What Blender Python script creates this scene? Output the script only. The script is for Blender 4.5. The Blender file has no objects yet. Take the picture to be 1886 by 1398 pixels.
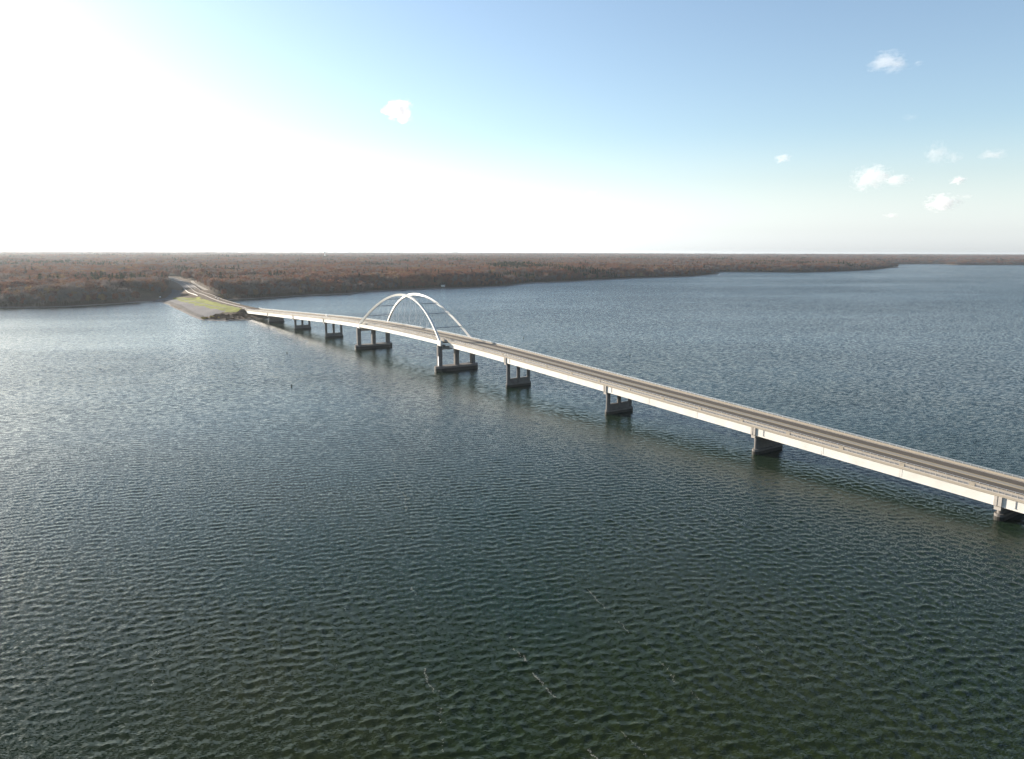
import bpy, bmesh, math, random
import numpy as np
from mathutils import Matrix, Vector
random.seed(7); rng = np.random.default_rng(11)
S = bpy.context.scene; COL = S.collection
R = math.radians

# ------------------------------------------------------------------ camera
CAMZ = 96.0
cam_d = bpy.data.cameras.new('camera'); cam = bpy.data.objects.new('camera', cam_d); COL.objects.link(cam)
cam_d.sensor_width = 36; cam_d.lens = 36*1332/1886; cam_d.clip_start = 1; cam_d.clip_end = 120000
cam.matrix_world = Matrix.Translation((0, 0, CAMZ)) @ Matrix.Rotation(R(90-9.985), 4, 'X') @ Matrix.Rotation(R(0.182), 4, 'Z')
S.camera = cam
# ------------------------------------------------------------------ sky and sun
SUN_AZ, SUN_EL = -56.0, 13.0           # degrees clockwise from +Y, elevation
w = bpy.data.worlds.new('World'); S.world = w; w.use_nodes = True
nt = w.node_tree; bg = nt.nodes['Background']
sky = nt.nodes.new('ShaderNodeTexSky'); sky.sky_type = 'NISHITA'; sky.sun_disc = False
sky.sun_elevation = R(SUN_EL); sky.sun_rotation = R(SUN_AZ); sky.altitude = 100
sky.air_density = 1.0; sky.dust_density = 0.6; sky.ozone_density = 2.0
hs = nt.nodes.new('ShaderNodeHueSaturation'); # thin haze low in the air takes the colour out of the sky towards the horizon, all the way round
tcw = nt.nodes.new('ShaderNodeTexCoord'); sxw = nt.nodes.new('ShaderNodeSeparateXYZ'); nt.links.new(tcw.outputs['Generated'], sxw.inputs[0])
mrw = nt.nodes.new('ShaderNodeMapRange'); mrw.interpolation_type = 'SMOOTHSTEP'; mrw.inputs[1].default_value = 0.0; mrw.inputs[2].default_value = .16; mrw.inputs[3].default_value = .12; mrw.inputs[4].default_value = .90
nt.links.new(sxw.outputs['Z'], mrw.inputs[0]); nt.links.new(mrw.outputs[0], hs.inputs['Saturation'])
tnt = nt.nodes.new('ShaderNodeMix'); tnt.data_type = 'RGBA'; tnt.inputs[6].default_value = (1.0, 1.07, 1.13, 1); tnt.inputs[7].default_value = (1, 1, 1, 1)
nt.links.new(mrw.outputs[0], tnt.inputs[0])
mul = nt.nodes.new('ShaderNodeVectorMath'); mul.operation = 'MULTIPLY'; nt.links.new(hs.outputs[0], mul.inputs[0]); nt.links.new(tnt.outputs[2], mul.inputs[1])
nt.links.new(sky.outputs[0], hs.inputs['Color']); nt.links.new(mul.outputs[0], bg.inputs[0]); bg.inputs[1].default_value = 0.075
sl = bpy.data.lights.new('sun', 'SUN'); sl.energy = 4.6; sl.angle = R(0.53); sl.color = (1, .90, .76)
sun = bpy.data.objects.new('sun', sl); COL.objects.link(sun)
sdir = Vector((math.sin(R(SUN_AZ))*math.cos(R(SUN_EL)), math.cos(R(SUN_AZ))*math.cos(R(SUN_EL)), math.sin(R(SUN_EL))))
sun.rotation_euler = sdir.to_track_quat('Z', 'Y').to_euler(); sun.location = sdir*300
S.view_settings.view_transform = 'Standard'; S.view_settings.look = 'None'
S.view_settings.exposure = 1.60; S.view_settings.gamma = 1.0; S.view_settings.use_curve_mapping = False
S.cycles.volume_bounces = 6; S.cycles.max_bounces = 8; S.cycles.diffuse_bounces = 2; S.cycles.glossy_bounces = 3
S.cycles.transparent_max_bounces = 8

# ------------------------------------------------------------------ helpers
def mat(name, color, rough=.85, noise=None, metallic=0, spec=.3, bump=None, island=0):
    """noise=(scale, amount) mottles the colour; bump=(scale, distance)"""
    m = bpy.data.materials.new(name); m.use_nodes = True; t = m.node_tree
    b = t.nodes['Principled BSDF']; b.inputs['Roughness'].default_value = rough
    b.inputs['Metallic'].default_value = metallic; b.inputs['Specular IOR Level'].default_value = spec
    b.inputs['Base Color'].default_value = (*color, 1)
    if noise:
        g = t.nodes.new('ShaderNodeNewGeometry')
        n = t.nodes.new('ShaderNodeTexNoise'); n.inputs['Scale'].default_value = noise[0]; n.inputs['Detail'].default_value = 5
        t.links.new(g.outputs['Position'], n.inputs['Vector'])
        mr = t.nodes.new('ShaderNodeMapRange'); mr.inputs[1].default_value = .25; mr.inputs[2].default_value = .75
        mr.inputs[3].default_value = 1-noise[1]; mr.inputs[4].default_value = 1+noise[1]
        t.links.new(n.outputs['Fac'], mr.inputs[0])
        mx = t.nodes.new('ShaderNodeVectorMath'); mx.operation = 'SCALE'; mx.inputs[0].default_value = color
        t.links.new(mr.outputs[0], mx.inputs['Scale']); t.links.new(mx.outputs[0], b.inputs['Base Color'])
    if bump:
        g2 = t.nodes.new('ShaderNodeNewGeometry'); n2 = t.nodes.new('ShaderNodeTexNoise'); n2.inputs['Scale'].default_value = bump[0]
        n2.inputs['Detail'].default_value = 4
        t.links.new(g2.outputs['Position'], n2.inputs['Vector'])
        bp = t.nodes.new('ShaderNodeBump'); bp.inputs['Distance'].default_value = bump[1]
        t.links.new(n2.outputs['Fac'], bp.inputs['Height']); t.links.new(bp.outputs[0], b.inputs['Normal'])
    return m

def link(name, me, m=None, parent=None, kind=None):
    o = bpy.data.objects.new(name, me); COL.objects.link(o)
    if m is not None and me is not None and len(me.materials) == 0: me.materials.append(m)
    if parent is not None: o.parent = parent
    if kind: o['kind'] = kind
    return o
def tag(o, label, cat, group=None):
    o['label'] = label; o['category'] = cat
    if group: o['group'] = group
    return o
def empty(name, loc=(0, 0, 0), rz=0):
    o = bpy.data.objects.new(name, None); COL.objects.link(o); o.location = loc; o.rotation_euler = (0, 0, rz); o.empty_display_size = .5
    return o
class MB:
    """collects shapes for one mesh"""
    def __init__(s): s.v = []; s.f = []
    def quadgrid(s, rings, closed=True, caps=True):
        b = len(s.v); n = len(rings[0])
        for r in rings: s.v += [tuple(p) for p in r]
        for i in range(len(rings)-1):
            for j in range(n if closed else n-1):
                k = (j+1) % n
                s.f.append((b+i*n+j, b+i*n+k, b+(i+1)*n+k, b+(i+1)*n+j))
        if caps and closed:
            s.f.append(tuple(b+j for j in range(n))[::-1]); s.f.append(tuple(b+(len(rings)-1)*n+j for j in range(n)))
    def prism(s, poly, z0, z1):
        s.quadgrid([[(x, y, z0) for x, y in poly], [(x, y, z1) for x, y in poly]])
    def box(s, x0, x1, y0, y1, z0, z1): s.prism([(x0, y0), (x1, y0), (x1, y1), (x0, y1)], z0, z1)
    def tube(s, a, b, r, n=6, r2=None):
        a = Vector(a); b = Vector(b); d = (b-a).normalized(); u = d.orthogonal().normalized(); v = d.cross(u); r2 = r if r2 is None else r2
        s.quadgrid([[a+(u*math.cos(t)+v*math.sin(t))*r for t in [2*math.pi*i/n for i in range(n)]],
                    [b+(u*math.cos(t)+v*math.sin(t))*r2 for t in [2*math.pi*i/n for i in range(n)]]])
    def mesh(s, name, smooth=False):
        me = bpy.data.meshes.new(name); me.from_pydata(s.v, [], s.f); me.update()
        bm = bmesh.new(); bm.from_mesh(me); bmesh.ops.recalc_face_normals(bm, faces=bm.faces); bm.to_mesh(me); bm.free()
        if smooth: me.polygons.foreach_set('use_smooth', [True]*len(me.polygons))
        return me
    def build(s, name, m, parent=None, kind=None, smooth=False): return link(name, s.mesh(name, smooth), m, parent, kind)
def np_mesh(name, verts, quads, smooth=True):
    me = bpy.data.meshes.new(name); nv = len(verts); nf = len(quads); k = quads.shape[1]
    me.vertices.add(nv); me.vertices.foreach_set('co', np.asarray(verts, np.float32).ravel())
    me.loops.add(nf*k); me.loops.foreach_set('vertex_index', quads.astype(np.int32).ravel())
    me.polygons.add(nf); me.polygons.foreach_set('loop_start', np.arange(0, nf*k, k, dtype=np.int32))
    me.update(calc_edges=True); me.validate()
    if smooth: me.polygons.foreach_set('use_smooth', np.ones(nf, bool))
    return me
def grid_quads(nr, nc):
    i = np.arange(nr-1)[:, None]*nc+np.arange(nc-1)[None, :]
    return np.stack([i, i+1, i+nc+1, i+nc], -1).reshape(-1, 4)
def sstep(a, b, x): t = np.clip((x-a)/(b-a), 0, 1); return t*t*(3-2*t)
def seg_dist(px, py, pts, closed=True):
    d = np.full(px.shape, 1e12); n = len(pts)
    for i in range(n if closed else n-1):
        ax, ay = pts[i]; bx, by = pts[(i+1) % n]; ex, ey = bx-ax, by-ay
        t = np.clip(((px-ax)*ex+(py-ay)*ey)/(ex*ex+ey*ey+1e-9), 0, 1)
        d = np.minimum(d, (px-ax-t*ex)**2+(py-ay-t*ey)**2)
    return np.sqrt(d)
def inside(px, py, pts):
    c = np.zeros(px.shape, bool); n = len(pts)
    for i in range(n):
        ax, ay = pts[i]; bx, by = pts[(i+1) % n]
        if ay == by: continue
        c ^= ((ay > py) != (by > py)) & (px < (bx-ax)*(py-ay)/(by-ay)+ax)
    return c
def vnoise(x, y, seed, scale):
    """smooth value noise, numpy"""
    x = x/scale; y = y/scale; xi = np.floor(x).astype(np.int64); yi = np.floor(y).astype(np.int64); fx = x-xi; fy = y-yi
    fx = fx*fx*(3-2*fx); fy = fy*fy*(3-2*fy)
    def h(a, b):
        n = (a*374761393+b*668265263+seed*1442695041) & 0x7fffffff; n = ((n ^ (n >> 13))*1274126177) & 0x7fffffff
        return ((n ^ (n >> 16)) & 0xffff)/65535.
    return (h(xi, yi)*(1-fx)+h(xi+1, yi)*fx)*(1-fy)+(h(xi, yi+1)*(1-fx)+h(xi+1, yi+1)*fx)*fy

# ------------------------------------------------------------------ the lay of the land (world metres)
SHORE_L = [(-1128, 1210), (-1000, 1216), (-872, 1233), (-818, 1235), (-775, 1255), (-733, 1317), (-697, 1383), (-674, 1392), (-627, 1321), (-551, 1199), (-489, 1097),
           (-440, 1024), (-413, 1011), (-383, 1012), (-366, 1034), (-352, 1056), (-360, 1085), (-395, 1135), (-440, 1205), (-485, 1280), (-530, 1352), (-565, 1415)]
SHORE_F = [(-573, 1453), (-566, 1462), (-518, 1501), (-453, 1611), (-380, 1676), (-324, 1810), (-209, 1935), (-105, 1989), (6, 2131), (42, 2267), (100, 2366), (173, 2416), (340, 2640),
           (511, 2811), (760, 3019), (949, 3356), (1010, 3560), (1065, 3721), (1299, 3668), (1498, 3671), (1820, 3951), (2121, 4281), (2615, 5004), (2759, 5209), (2950, 5800), (3416, 6496),
           (3948, 6748), (3786, 6287), (4395, 6291), (6241, 6206), (9000, 6400)]
LAND = [(-9000, 2200), (-4000, 1500), (-2000, 1300)] + SHORE_L + SHORE_F + [(60000, 9000), (60000, 60000), (-60000, 60000), (-60000, 9000)]
ROAD = [(-398, 1094, 10.6), (-404, 1103, 10.5), (-450, 1169, 10.5), (-492, 1231, 10.6), (-548, 1323, 11.0), (-607, 1429, 11.8), (-643, 1480, 12.5), (-683, 1556, 13.2), (-733, 1657, 14), (-814, 1819, 14), (-891, 1963, 14),
        (-985, 2125, 14), (-1050, 2250, 14), (-1130, 2370, 14), (-1230, 2440, 14.5), (-1340, 2470, 15)]
RAMP = [(-905, 2060, 14), (-850, 1940, 13), (-760, 1770, 12), (-674, 1611, 10)]
EMB = [(-694, 1390), (-674, 1392), (-627, 1321), (-551, 1199), (-489, 1097), (-440, 1024), (-413, 1011), (-383, 1012), (-366, 1034), (-352, 1056), (-360, 1085), (-395, 1135), (-440, 1205), (-485, 1280),
       (-530, 1352), (-565, 1415), (-640, 1530), (-720, 1690), (-775, 1650), (-722, 1530), (-700, 1455)]
CTRL = [(-697, 1383, .2), (-674, 1392, .2), (-627, 1321, .2), (-551, 1199, .2), (-489, 1097, .2), (-440, 1024, .2), (-413, 1011, .2), (-383, 1012, .2), (-366, 1034, .2), (-352, 1056, .2), (-360, 1085, .2), (-395, 1135, .2),
        (-440, 1205, .2), (-485, 1280, .2), (-530, 1352, .2), (-565, 1415, .2),
        (-658, 1413, 6), (-566, 1272, 6), (-508, 1192, 6), (-473, 1147, 6), (-434, 1096, 6.2), (-423, 1080, 5.5), (-408, 1081, 7), (-392, 1075, 5), (-380, 1055, 2.5),
        (-600, 1385, 8.5), (-560, 1315, 9.3), (-500, 1225, 9.5), (-437, 1137, 9.6), (-412, 1095, 9.4), (-700, 1420, 2), (-690, 1470, 4), (-740, 1560, 6), (-700, 1600, 7.5), (-640, 1440, 8.5), (-646, 1405, 6.5)]
_c = np.array(CTRL + [(x, y, z-.15) for x, y, z in ROAD[:9]], float)
def _tps(r2): return np.where(r2 > 0, r2*np.log(r2+1e-9), 0)
_n = len(_c); _x = (_c[:, 0]+500)/500; _y = (_c[:, 1]-1250)/500
_A = np.zeros((_n+3, _n+3)); _A[:_n, :_n] = _tps((_x[:, None]-_x)**2+(_y[:, None]-_y)**2)+np.eye(_n)*1e-5
_A[:_n, _n] = 1; _A[:_n, _n+1] = _x; _A[:_n, _n+2] = _y; _A[_n:, :_n] = _A[:_n, _n:].T
_wt = np.linalg.solve(_A, np.concatenate([_c[:, 2], [0, 0, 0]]))
def tps(x, y):
    X = (x+500)/500; Y = (y-1250)/500; r = np.full(x.shape, _wt[_n])+_wt[_n+1]*X+_wt[_n+2]*Y
    for i in range(_n): r = r+_wt[i]*_tps((X-_x[i])**2+(Y-_y[i])**2)
    return r
def road_near(x, y, path):
    """distance to a path and the path's height there"""
    d = np.full(x.shape, 1e9); zz = np.zeros(x.shape)
    for (ax, ay, az), (bx, by, bz) in zip(path, path[1:]):
        ex, ey = bx-ax, by-ay; t = np.clip(((x-ax)*ex+(y-ay)*ey)/(ex*ex+ey*ey), 0, 1)
        q = np.hypot(x-ax-t*ex, y-ay-t*ey); m = q < d; d = np.where(m, q, d); zz = np.where(m, az+(bz-az)*t, zz)
    return d, zz
def height(x, y):
    sd = seg_dist(x, y, LAND); ins = inside(x, y, LAND); sd = np.where(ins, sd, -sd)
    hills = vnoise(x, y, 1, 420)*17+vnoise(x, y, 2, 1100)*14+vnoise(x, y, 5, 170)*8-18
    far = sstep(300, 6000, sd)*15
    h = .25+np.clip(sd, 0, 14)*.05+14*sstep(10, 120, sd)+hills*sstep(40, 500, sd)+far
    h = np.where(sd < 0, np.maximum(sd*.12, -3)-.05, h)
    dist = np.hypot(x, y)
    h = h + np.where(ins, sstep(9000, 24000, dist)*np.clip(10+20*(vnoise(x, y, 9, 4000)-.3), 0, 30), 0)
    near = (x > -900) & (x < -300) & (y > 950) & (y < 1750)
    if near.any():
        e = inside(x[near], y[near], EMB); ed = seg_dist(x[near], y[near], EMB)
        wt = np.where(e, 1, 1-sstep(0, 40, ed)); t = tps(x[near], y[near])
        t = np.where(sd[near] > 0, np.maximum(t, .12), np.minimum(t, h[near])); h[near] = h[near]*(1-wt)+t*wt
    for path, wd, ext in ((ROAD, 15, 35), (RAMP, 5, 16)):
        d, z = road_near(x, y, path); k = (1-sstep(wd, wd+ext, d))*(sd > 0)*sstep(-60, 0, sd)
        k = k*np.where(near & (path is ROAD), 1-sstep(wd, wd+4, d), 1)
        h = h*(1-k)+(z-.15)*k
    return h, sd

# ------------------------------------------------------------------ water: waves as a sum of wind-driven components
WIND = R(166)   # the wind blows towards this azimuth
_k = []
wr = np.random.default_rng(5)
for i in range(90):
    lam = .9*(5.0)**wr.random() if i < 60 else 2.5*1.9**wr.random(); az = WIND+wr.normal(0, .8)
    if i % 6 == 0: az += wr.choice([-.9, .9])
    a = .0048*lam**1.0*(1 if lam < 4.5 else (4.5/lam)**2.0)
    _k.append((2*math.pi/lam*math.sin(az), 2*math.pi/lam*math.cos(az), a*.62, wr.random()*6.283, lam))
def waves(x, y, spacing):
    z = np.zeros_like(x); dx = np.zeros_like(x); dy = np.zeros_like(x)
    for kx, ky, a, ph, lam in _k:
        wgt = np.clip((lam/spacing-2.6)/3., 0, 1)*a; p = kx*x+ky*y+ph; s_, c_ = np.sin(p), np.cos(p); kk = math.hypot(kx, ky)
        z += wgt*c_; dx -= wgt*s_*kx/kk; dy -= wgt*s_*ky/kk
    return z, dx, dy
R0, R1, AZ = 112., 560., 46.
def wfade(r, th): return sstep(R0, R0+6, r)*(1-sstep(430, R1-5, r))*(1-sstep(R(AZ-3), R(AZ), np.abs(th)))
def build_water():
    q = .0021; nr = int(math.log(R1/R0)/q); nc = int(2*R(AZ)/q)
    r = R0*np.exp(np.linspace(0, math.log(R1/R0), nr)); th = np.linspace(-R(AZ), R(AZ), nc)
    RR, TH = np.meshgrid(r, th, indexing='ij'); x = RR*np.sin(TH); y = RR*np.cos(TH)
    z, dx, dy = waves(x.astype(np.float32), y.astype(np.float32), (RR*q).astype(np.float32)); f = wfade(RR, TH)*(.66+.62*vnoise(x, y, 61, 34)*.6+.62*vnoise(x, y, 62, 90)*.5)*np.clip(1+x/900, .7, 1.1)
    V = np.stack([x+dx*f*.9, y+dy*f*.9, z*f], -1).reshape(-1, 3); Q = grid_quads(nr, nc)[:, ::-1]
    Vs, Qs, b = [V], [Q], len(V)
    def ring(r0, r1, n, t0, t1, m):
        nonlocal b
        rr = np.exp(np.linspace(math.log(r0), math.log(r1), n)); tt = np.linspace(t0, t1, m)
        A, B = np.meshgrid(rr, tt, indexing='ij'); Vs.append(np.stack([A*np.sin(B), A*np.cos(B), A*0], -1).reshape(-1, 3)); Qs.append(grid_quads(n, m)[:, ::-1]+b); b += n*m
    ring(R1, 25500, 40, -R(AZ), R(AZ), 60)          # onward to the horizon
    ring(R0, 25500, 40, R(AZ), 2*math.pi-R(AZ), 150)  # the rest of the way round
    ring(.5, R0, 8, 0, 2*math.pi, 120)
    return np_mesh('water', np.concatenate(Vs), np.concatenate(Qs))
RIPPLE, SWELL = 1.05, 1.1
def water_mat():
    m = bpy.data.materials.new('lake_water'); m.use_nodes = True; t = m.node_tree; N = t.nodes; L = t.links
    b = N['Principled BSDF']; b.inputs['IOR'].default_value = 1.333; b.inputs['Roughness'].default_value = .11; b.inputs['Specular IOR Level'].default_value = .37
    geo = N.new('ShaderNodeNewGeometry')
    rot = N.new('ShaderNodeMapping'); rot.vector_type = 'TEXTURE'; rot.inputs['Rotation'].default_value = (0, 0, -WIND); L.new(geo.outputs['Position'], rot.inputs['Vector'])
    def noise(scale, sy, detail, rough=.55, sx=1.):
        mp = N.new('ShaderNodeMapping'); mp.inputs['Scale'].default_value = (sx, sy, 1); L.new(rot.outputs[0], mp.inputs['Vector'])
        n = N.new('ShaderNodeTexNoise'); n.inputs['Scale'].default_value = scale; n.inputs['Detail'].default_value = detail; n.inputs['Roughness'].default_value = rough
        L.new(mp.outputs[0], n.inputs['Vector']); return n.outputs['Fac']
    def math_(op, a, b_=None, c=None):
        n = N.new('ShaderNodeMath'); n.operation = op
        for i, v in enumerate((a, b_, c)):
            if v is None: continue
            if isinstance(v, (int, float)): n.inputs[i].default_value = v
            else: L.new(v, n.inputs[i])
        return n.outputs[0]
    def rng_(v, a, b_, c, d):
        n = N.new('ShaderNodeMapRange'); n.clamp = True
        for i, q in enumerate((v, a, b_, c, d)):
            if isinstance(q, (int, float)): n.inputs[i].default_value = q
            else: L.new(q, n.inputs[i])
        return n.outputs[0]
    ln = N.new('ShaderNodeVectorMath'); ln.operation = 'LENGTH'; L.new(geo.outputs['Position'], ln.inputs[0])
    d = ln.outputs['Value']
    def slope(scale, sy, detail, rough, k, sx=1.):
        """a random slope field: two independent noise channels"""
        mp = N.new('ShaderNodeMapping'); mp.inputs['Scale'].default_value = (sx, sy, 1); L.new(rot.outputs[0], mp.inputs['Vector'])
        n = N.new('ShaderNodeTexNoise'); n.inputs['Scale'].default_value = scale; n.inputs['Detail'].default_value = detail; n.inputs['Roughness'].default_value = rough
        L.new(mp.outputs[0], n.inputs['Vector'])
        a = N.new('ShaderNodeVectorMath'); a.operation = 'SUBTRACT'; L.new(n.outputs['Color'], a.inputs[0]); a.inputs[1].default_value = (.5, .5, .5)
        m_ = N.new('ShaderNodeVectorMath'); m_.operation = 'MULTIPLY'; L.new(a.outputs[0], m_.inputs[0]); m_.inputs[1].default_value = (k, k, 0)
        return m_.outputs[0]
    def vscale(v, f):
        m_ = N.new('ShaderNodeVectorMath'); m_.operation = 'SCALE'; L.new(v, m_.inputs[0])
        if isinstance(f, (int, float)): m_.inputs['Scale'].default_value = f
        else: L.new(f, m_.inputs['Scale'])
        return m_.outputs[0]
    def vadd(a, b2): m_ = N.new('ShaderNodeVectorMath'); m_.operation = 'ADD'; L.new(a, m_.inputs[0]); L.new(b2, m_.inputs[1]); return m_.outputs[0]
    gust = noise(.0030, 1.0, 5, .6, .35)                # cat's paws and slicks, drawn out along the wind
    gust2 = noise(.016, 1.0, 3, .6, .4)
    sx = N.new('ShaderNodeSeparateXYZ'); L.new(geo.outputs['Position'], sx.inputs[0])
    shelter = rng_(sx.outputs['X'], -430, 260, .66, 1.16)     # the water on the left lies in the lee of the point
    gustf = math_('MULTIPLY', math_('MULTIPLY', rng_(gust, .36, .64, .62, 1.15), rng_(gust2, .35, .65, .86, 1.12)), shelter)
    chop = slope(2.1, 1.5, 3, .62, RIPPLE, .7)          # wavelets of half a metre riding on the waves
    swell = slope(.42, 1.6, 2, .55, SWELL, .7)          # the waves beyond the finely meshed water
    sl_ = vscale(vadd(chop, vscale(swell, rng_(d, 300, 560, 0, 1))), gustf)
    # seen at a grazing angle the wave faces turned to the eye hide the ones turned away (visible-slope weighting)
    fl = N.new('ShaderNodeVectorMath'); fl.operation = 'MULTIPLY'; L.new(geo.outputs['Incoming'], fl.inputs[0]); fl.inputs[1].default_value = (1, 1, 0)
    fu = N.new('ShaderNodeVectorMath'); fu.operation = 'NORMALIZE'; L.new(fl.outputs[0], fu.inputs[0])
    fh = N.new('ShaderNodeVectorMath'); fh.operation = 'LENGTH'; L.new(fl.outputs[0], fh.inputs[0])
    iz = N.new('ShaderNodeSeparateXYZ'); L.new(geo.outputs['Incoming'], iz.inputs[0])
    cot = math_('DIVIDE', fh.outputs['Value'], math_('MAXIMUM', iz.outputs['Z'], .01))
    lean = vscale(fu.outputs[0], math_('MULTIPLY', math_('MINIMUM', math_('MULTIPLY', cot, .0075), .15), gustf))
    nn = N.new('ShaderNodeVectorMath'); nn.operation = 'NORMALIZE'; L.new(vadd(vadd(geo.outputs['Normal'], sl_), lean), nn.inputs[0])
    L.new(nn.outputs[0], b.inputs['Normal'])
    # turbid body colour: silt clouds, olive to green
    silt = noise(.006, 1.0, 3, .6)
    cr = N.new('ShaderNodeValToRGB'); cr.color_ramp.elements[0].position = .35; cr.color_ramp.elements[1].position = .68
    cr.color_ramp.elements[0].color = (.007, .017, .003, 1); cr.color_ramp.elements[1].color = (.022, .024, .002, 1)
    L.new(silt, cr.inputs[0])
    # bluer sky reflection put into the body colour: olive turns teal across the channel
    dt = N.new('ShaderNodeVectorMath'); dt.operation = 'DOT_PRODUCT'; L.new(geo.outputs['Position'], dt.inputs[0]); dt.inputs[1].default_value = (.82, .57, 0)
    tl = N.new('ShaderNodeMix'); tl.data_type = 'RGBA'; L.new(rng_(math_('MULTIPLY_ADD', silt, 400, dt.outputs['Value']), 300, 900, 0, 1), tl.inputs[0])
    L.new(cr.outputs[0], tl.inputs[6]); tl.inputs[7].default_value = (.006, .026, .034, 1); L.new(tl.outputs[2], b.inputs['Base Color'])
    return m
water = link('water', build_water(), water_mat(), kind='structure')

# ------------------------------------------------------------------ terrain
def land_material():
    m = bpy.data.materials.new('land'); m.use_nodes = True; t = m.node_tree; N = t.nodes; L = t.links
    b = N['Principled BSDF']; b.inputs['Roughness'].default_value = .95; b.inputs['Specular IOR Level'].default_value = .1
    g = N.new('ShaderNodeNewGeometry'); sp = N.new('ShaderNodeSeparateXYZ'); L.new(g.outputs['Position'], sp.inputs[0])
    n = N.new('ShaderNodeTexNoise'); n.inputs['Scale'].default_value = .05; n.inputs['Detail'].default_value = 6; L.new(g.outputs['Position'], n.inputs['Vector'])
    c1 = N.new('ShaderNodeValToRGB'); c1.color_ramp.elements[0].color = (.045, .03, .02, 1); c1.color_ramp.elements[1].color = (.10, .07, .045, 1); L.new(n.outputs['Fac'], c1.inputs[0])
    ad = N.new('ShaderNodeMath'); ad.operation = 'MULTIPLY_ADD'; L.new(n.outputs['Fac'], ad.inputs[0]); ad.inputs[1].default_value = 1.4; L.new(sp.outputs['Z'], ad.inputs[2])
    mr = N.new('ShaderNodeMapRange'); mr.inputs[1].default_value = 1.3; mr.inputs[2].default_value = 1.9; mr.inputs[3].default_value = 1; mr.inputs[4].default_value = 0; L.new(ad.outputs[0], mr.inputs[0])
    mx = N.new('ShaderNodeMix'); mx.data_type = 'RGBA'; L.new(mr.outputs[0], mx.inputs[0]); L.new(c1.outputs[0], mx.inputs[6]); mx.inputs[7].default_value = (.17, .15, .135, 1)
    L.new(mx.outputs[2], b.inputs['Base Color']); return m
M_land = land_material()
def emb_inner(x, y):
    e = inside(x, y, EMB); return np.where(e, seg_dist(x, y, EMB), 0)
def build_terrain():
    th = np.linspace(R(-62), R(62), 620); r = 950*np.exp(np.linspace(0, math.log(25500/950), 330))
    RR, TH = np.meshgrid(r, th, indexing='ij'); x = (RR*np.sin(TH)).ravel(); y = (RR*np.cos(TH)).ravel()
    h, sd = height(x, y); h = h-3*sstep(6, 20, emb_inner(x, y))
    q = grid_quads(len(r), len(th))[:, ::-1]; keep = (h[q] > -2.5).any(1); q = q[keep]
    used = np.unique(q); mp = np.zeros(len(x), np.int64); mp[used] = np.arange(len(used))
    return np_mesh('land', np.stack([x, y, h], -1)[used], mp[q])
link('terrain', build_terrain(), M_land, kind='structure')
# the embankment the road leaves the bridge on: one fine grid, cut into its surfaces
M_grass = mat('grass_green', (.17, .18, .035), .95, (.08, .3), spec=.1)
M_gravel = mat('gravel_grey', (.13, .122, .125), .95, (.4, .25), spec=.15, bump=(1.5, .3))
M_rock = mat('riprap_rock', (.062, .054, .05), .9, (.7, .5), spec=.2, bump=(.6, .8))
M_brush = mat('brushy_soil', (.07, .045, .028), .95, (.15, .5), spec=.1)
M_asphalt_old = mat('asphalt_lot', (.055, .06, .065), .9, (.1, .25), spec=.2)
G_GRASS = [(-664, 1418), (-646, 1413), (-615, 1380), (-600, 1385), (-560, 1315), (-437, 1137), (-408, 1092), (-404, 1079), (-423, 1080), (-434, 1096), (-473, 1147), (-508, 1192), (-566, 1272)]
G_GRAVEL = [(-690, 1400), (-664, 1418), (-566, 1272), (-508, 1192), (-473, 1147), (-434, 1096), (-446, 1060), (-462, 1072), (-494, 1112), (-556, 1210), (-632, 1332), (-668, 1388)]
G_LOT = [(-690, 1402), (-662, 1420), (-672, 1470), (-700, 1545), (-720, 1610), (-780, 1640), (-770, 1520), (-735, 1440)]
def build_emb():
    st = 3.0; gx = np.arange(-800, -345, st); gy = np.arange(1005, 1665, st); X, Y = np.meshgrid(gx, gy, indexing='ij'); x = X.ravel(); y = Y.ravel()
    h, sd = height(x, y); ei = emb_inner(x, y); z = h+.3*sstep(0, 8, ei)-.3*(1-sstep(0, 6, ei))
    z = z+(rng.random(len(x))-.5)*.5*(sd < 12)
    q = grid_quads(len(gx), len(gy)); cx = x[q].mean(1); cy = y[q].mean(1)
    cx2 = cx+(vnoise(cx, cy, 3, 9)-.5)*9; cy2 = cy+(vnoise(cx, cy, 4, 9)-.5)*9
    reg = np.full(len(q), 0); ins = inside(cx, cy, EMB)
    _, sdc = sd, sd[q].mean(1)
    reg[ins] = 3
    reg[ins & inside(cx2, cy2, G_LOT)] = 5
    reg[ins & inside(cx2, cy2, G_GRAVEL)] = 2
    reg[ins & (sdc < 11)] = 4
    reg[ins & inside(cx2, cy2, G_GRASS)] = 1
    P = np.stack([x, y, z], -1)
    for k, nm, m in ((1, 'grass_bank', M_grass), (2, 'gravel_slope', M_gravel), (3, 'brushy_bank', M_brush), (4, 'rock_shore', M_rock), (5, 'asphalt_lot', M_asphalt_old)):
        qq = q[reg == k]; used = np.unique(qq); mp = np.zeros(len(x), np.int64); mp[used] = np.arange(len(used))
        link(nm, np_mesh(nm, P[used], mp[qq]), m, kind='structure')
build_emb()

# ------------------------------------------------------------------ the bridge
C0 = np.array([-22.3174, 541.2337]); DV = np.array([-.5693951, .822064]); NV = np.array([.822064, .5693951])
def W(D, N, z): p = C0+DV*D+NV*N; return Vector((p[0], p[1], z))
BR_ROT = math.atan2(DV[1], DV[0])           # local x runs along the bridge, local y is to the near side
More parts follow.
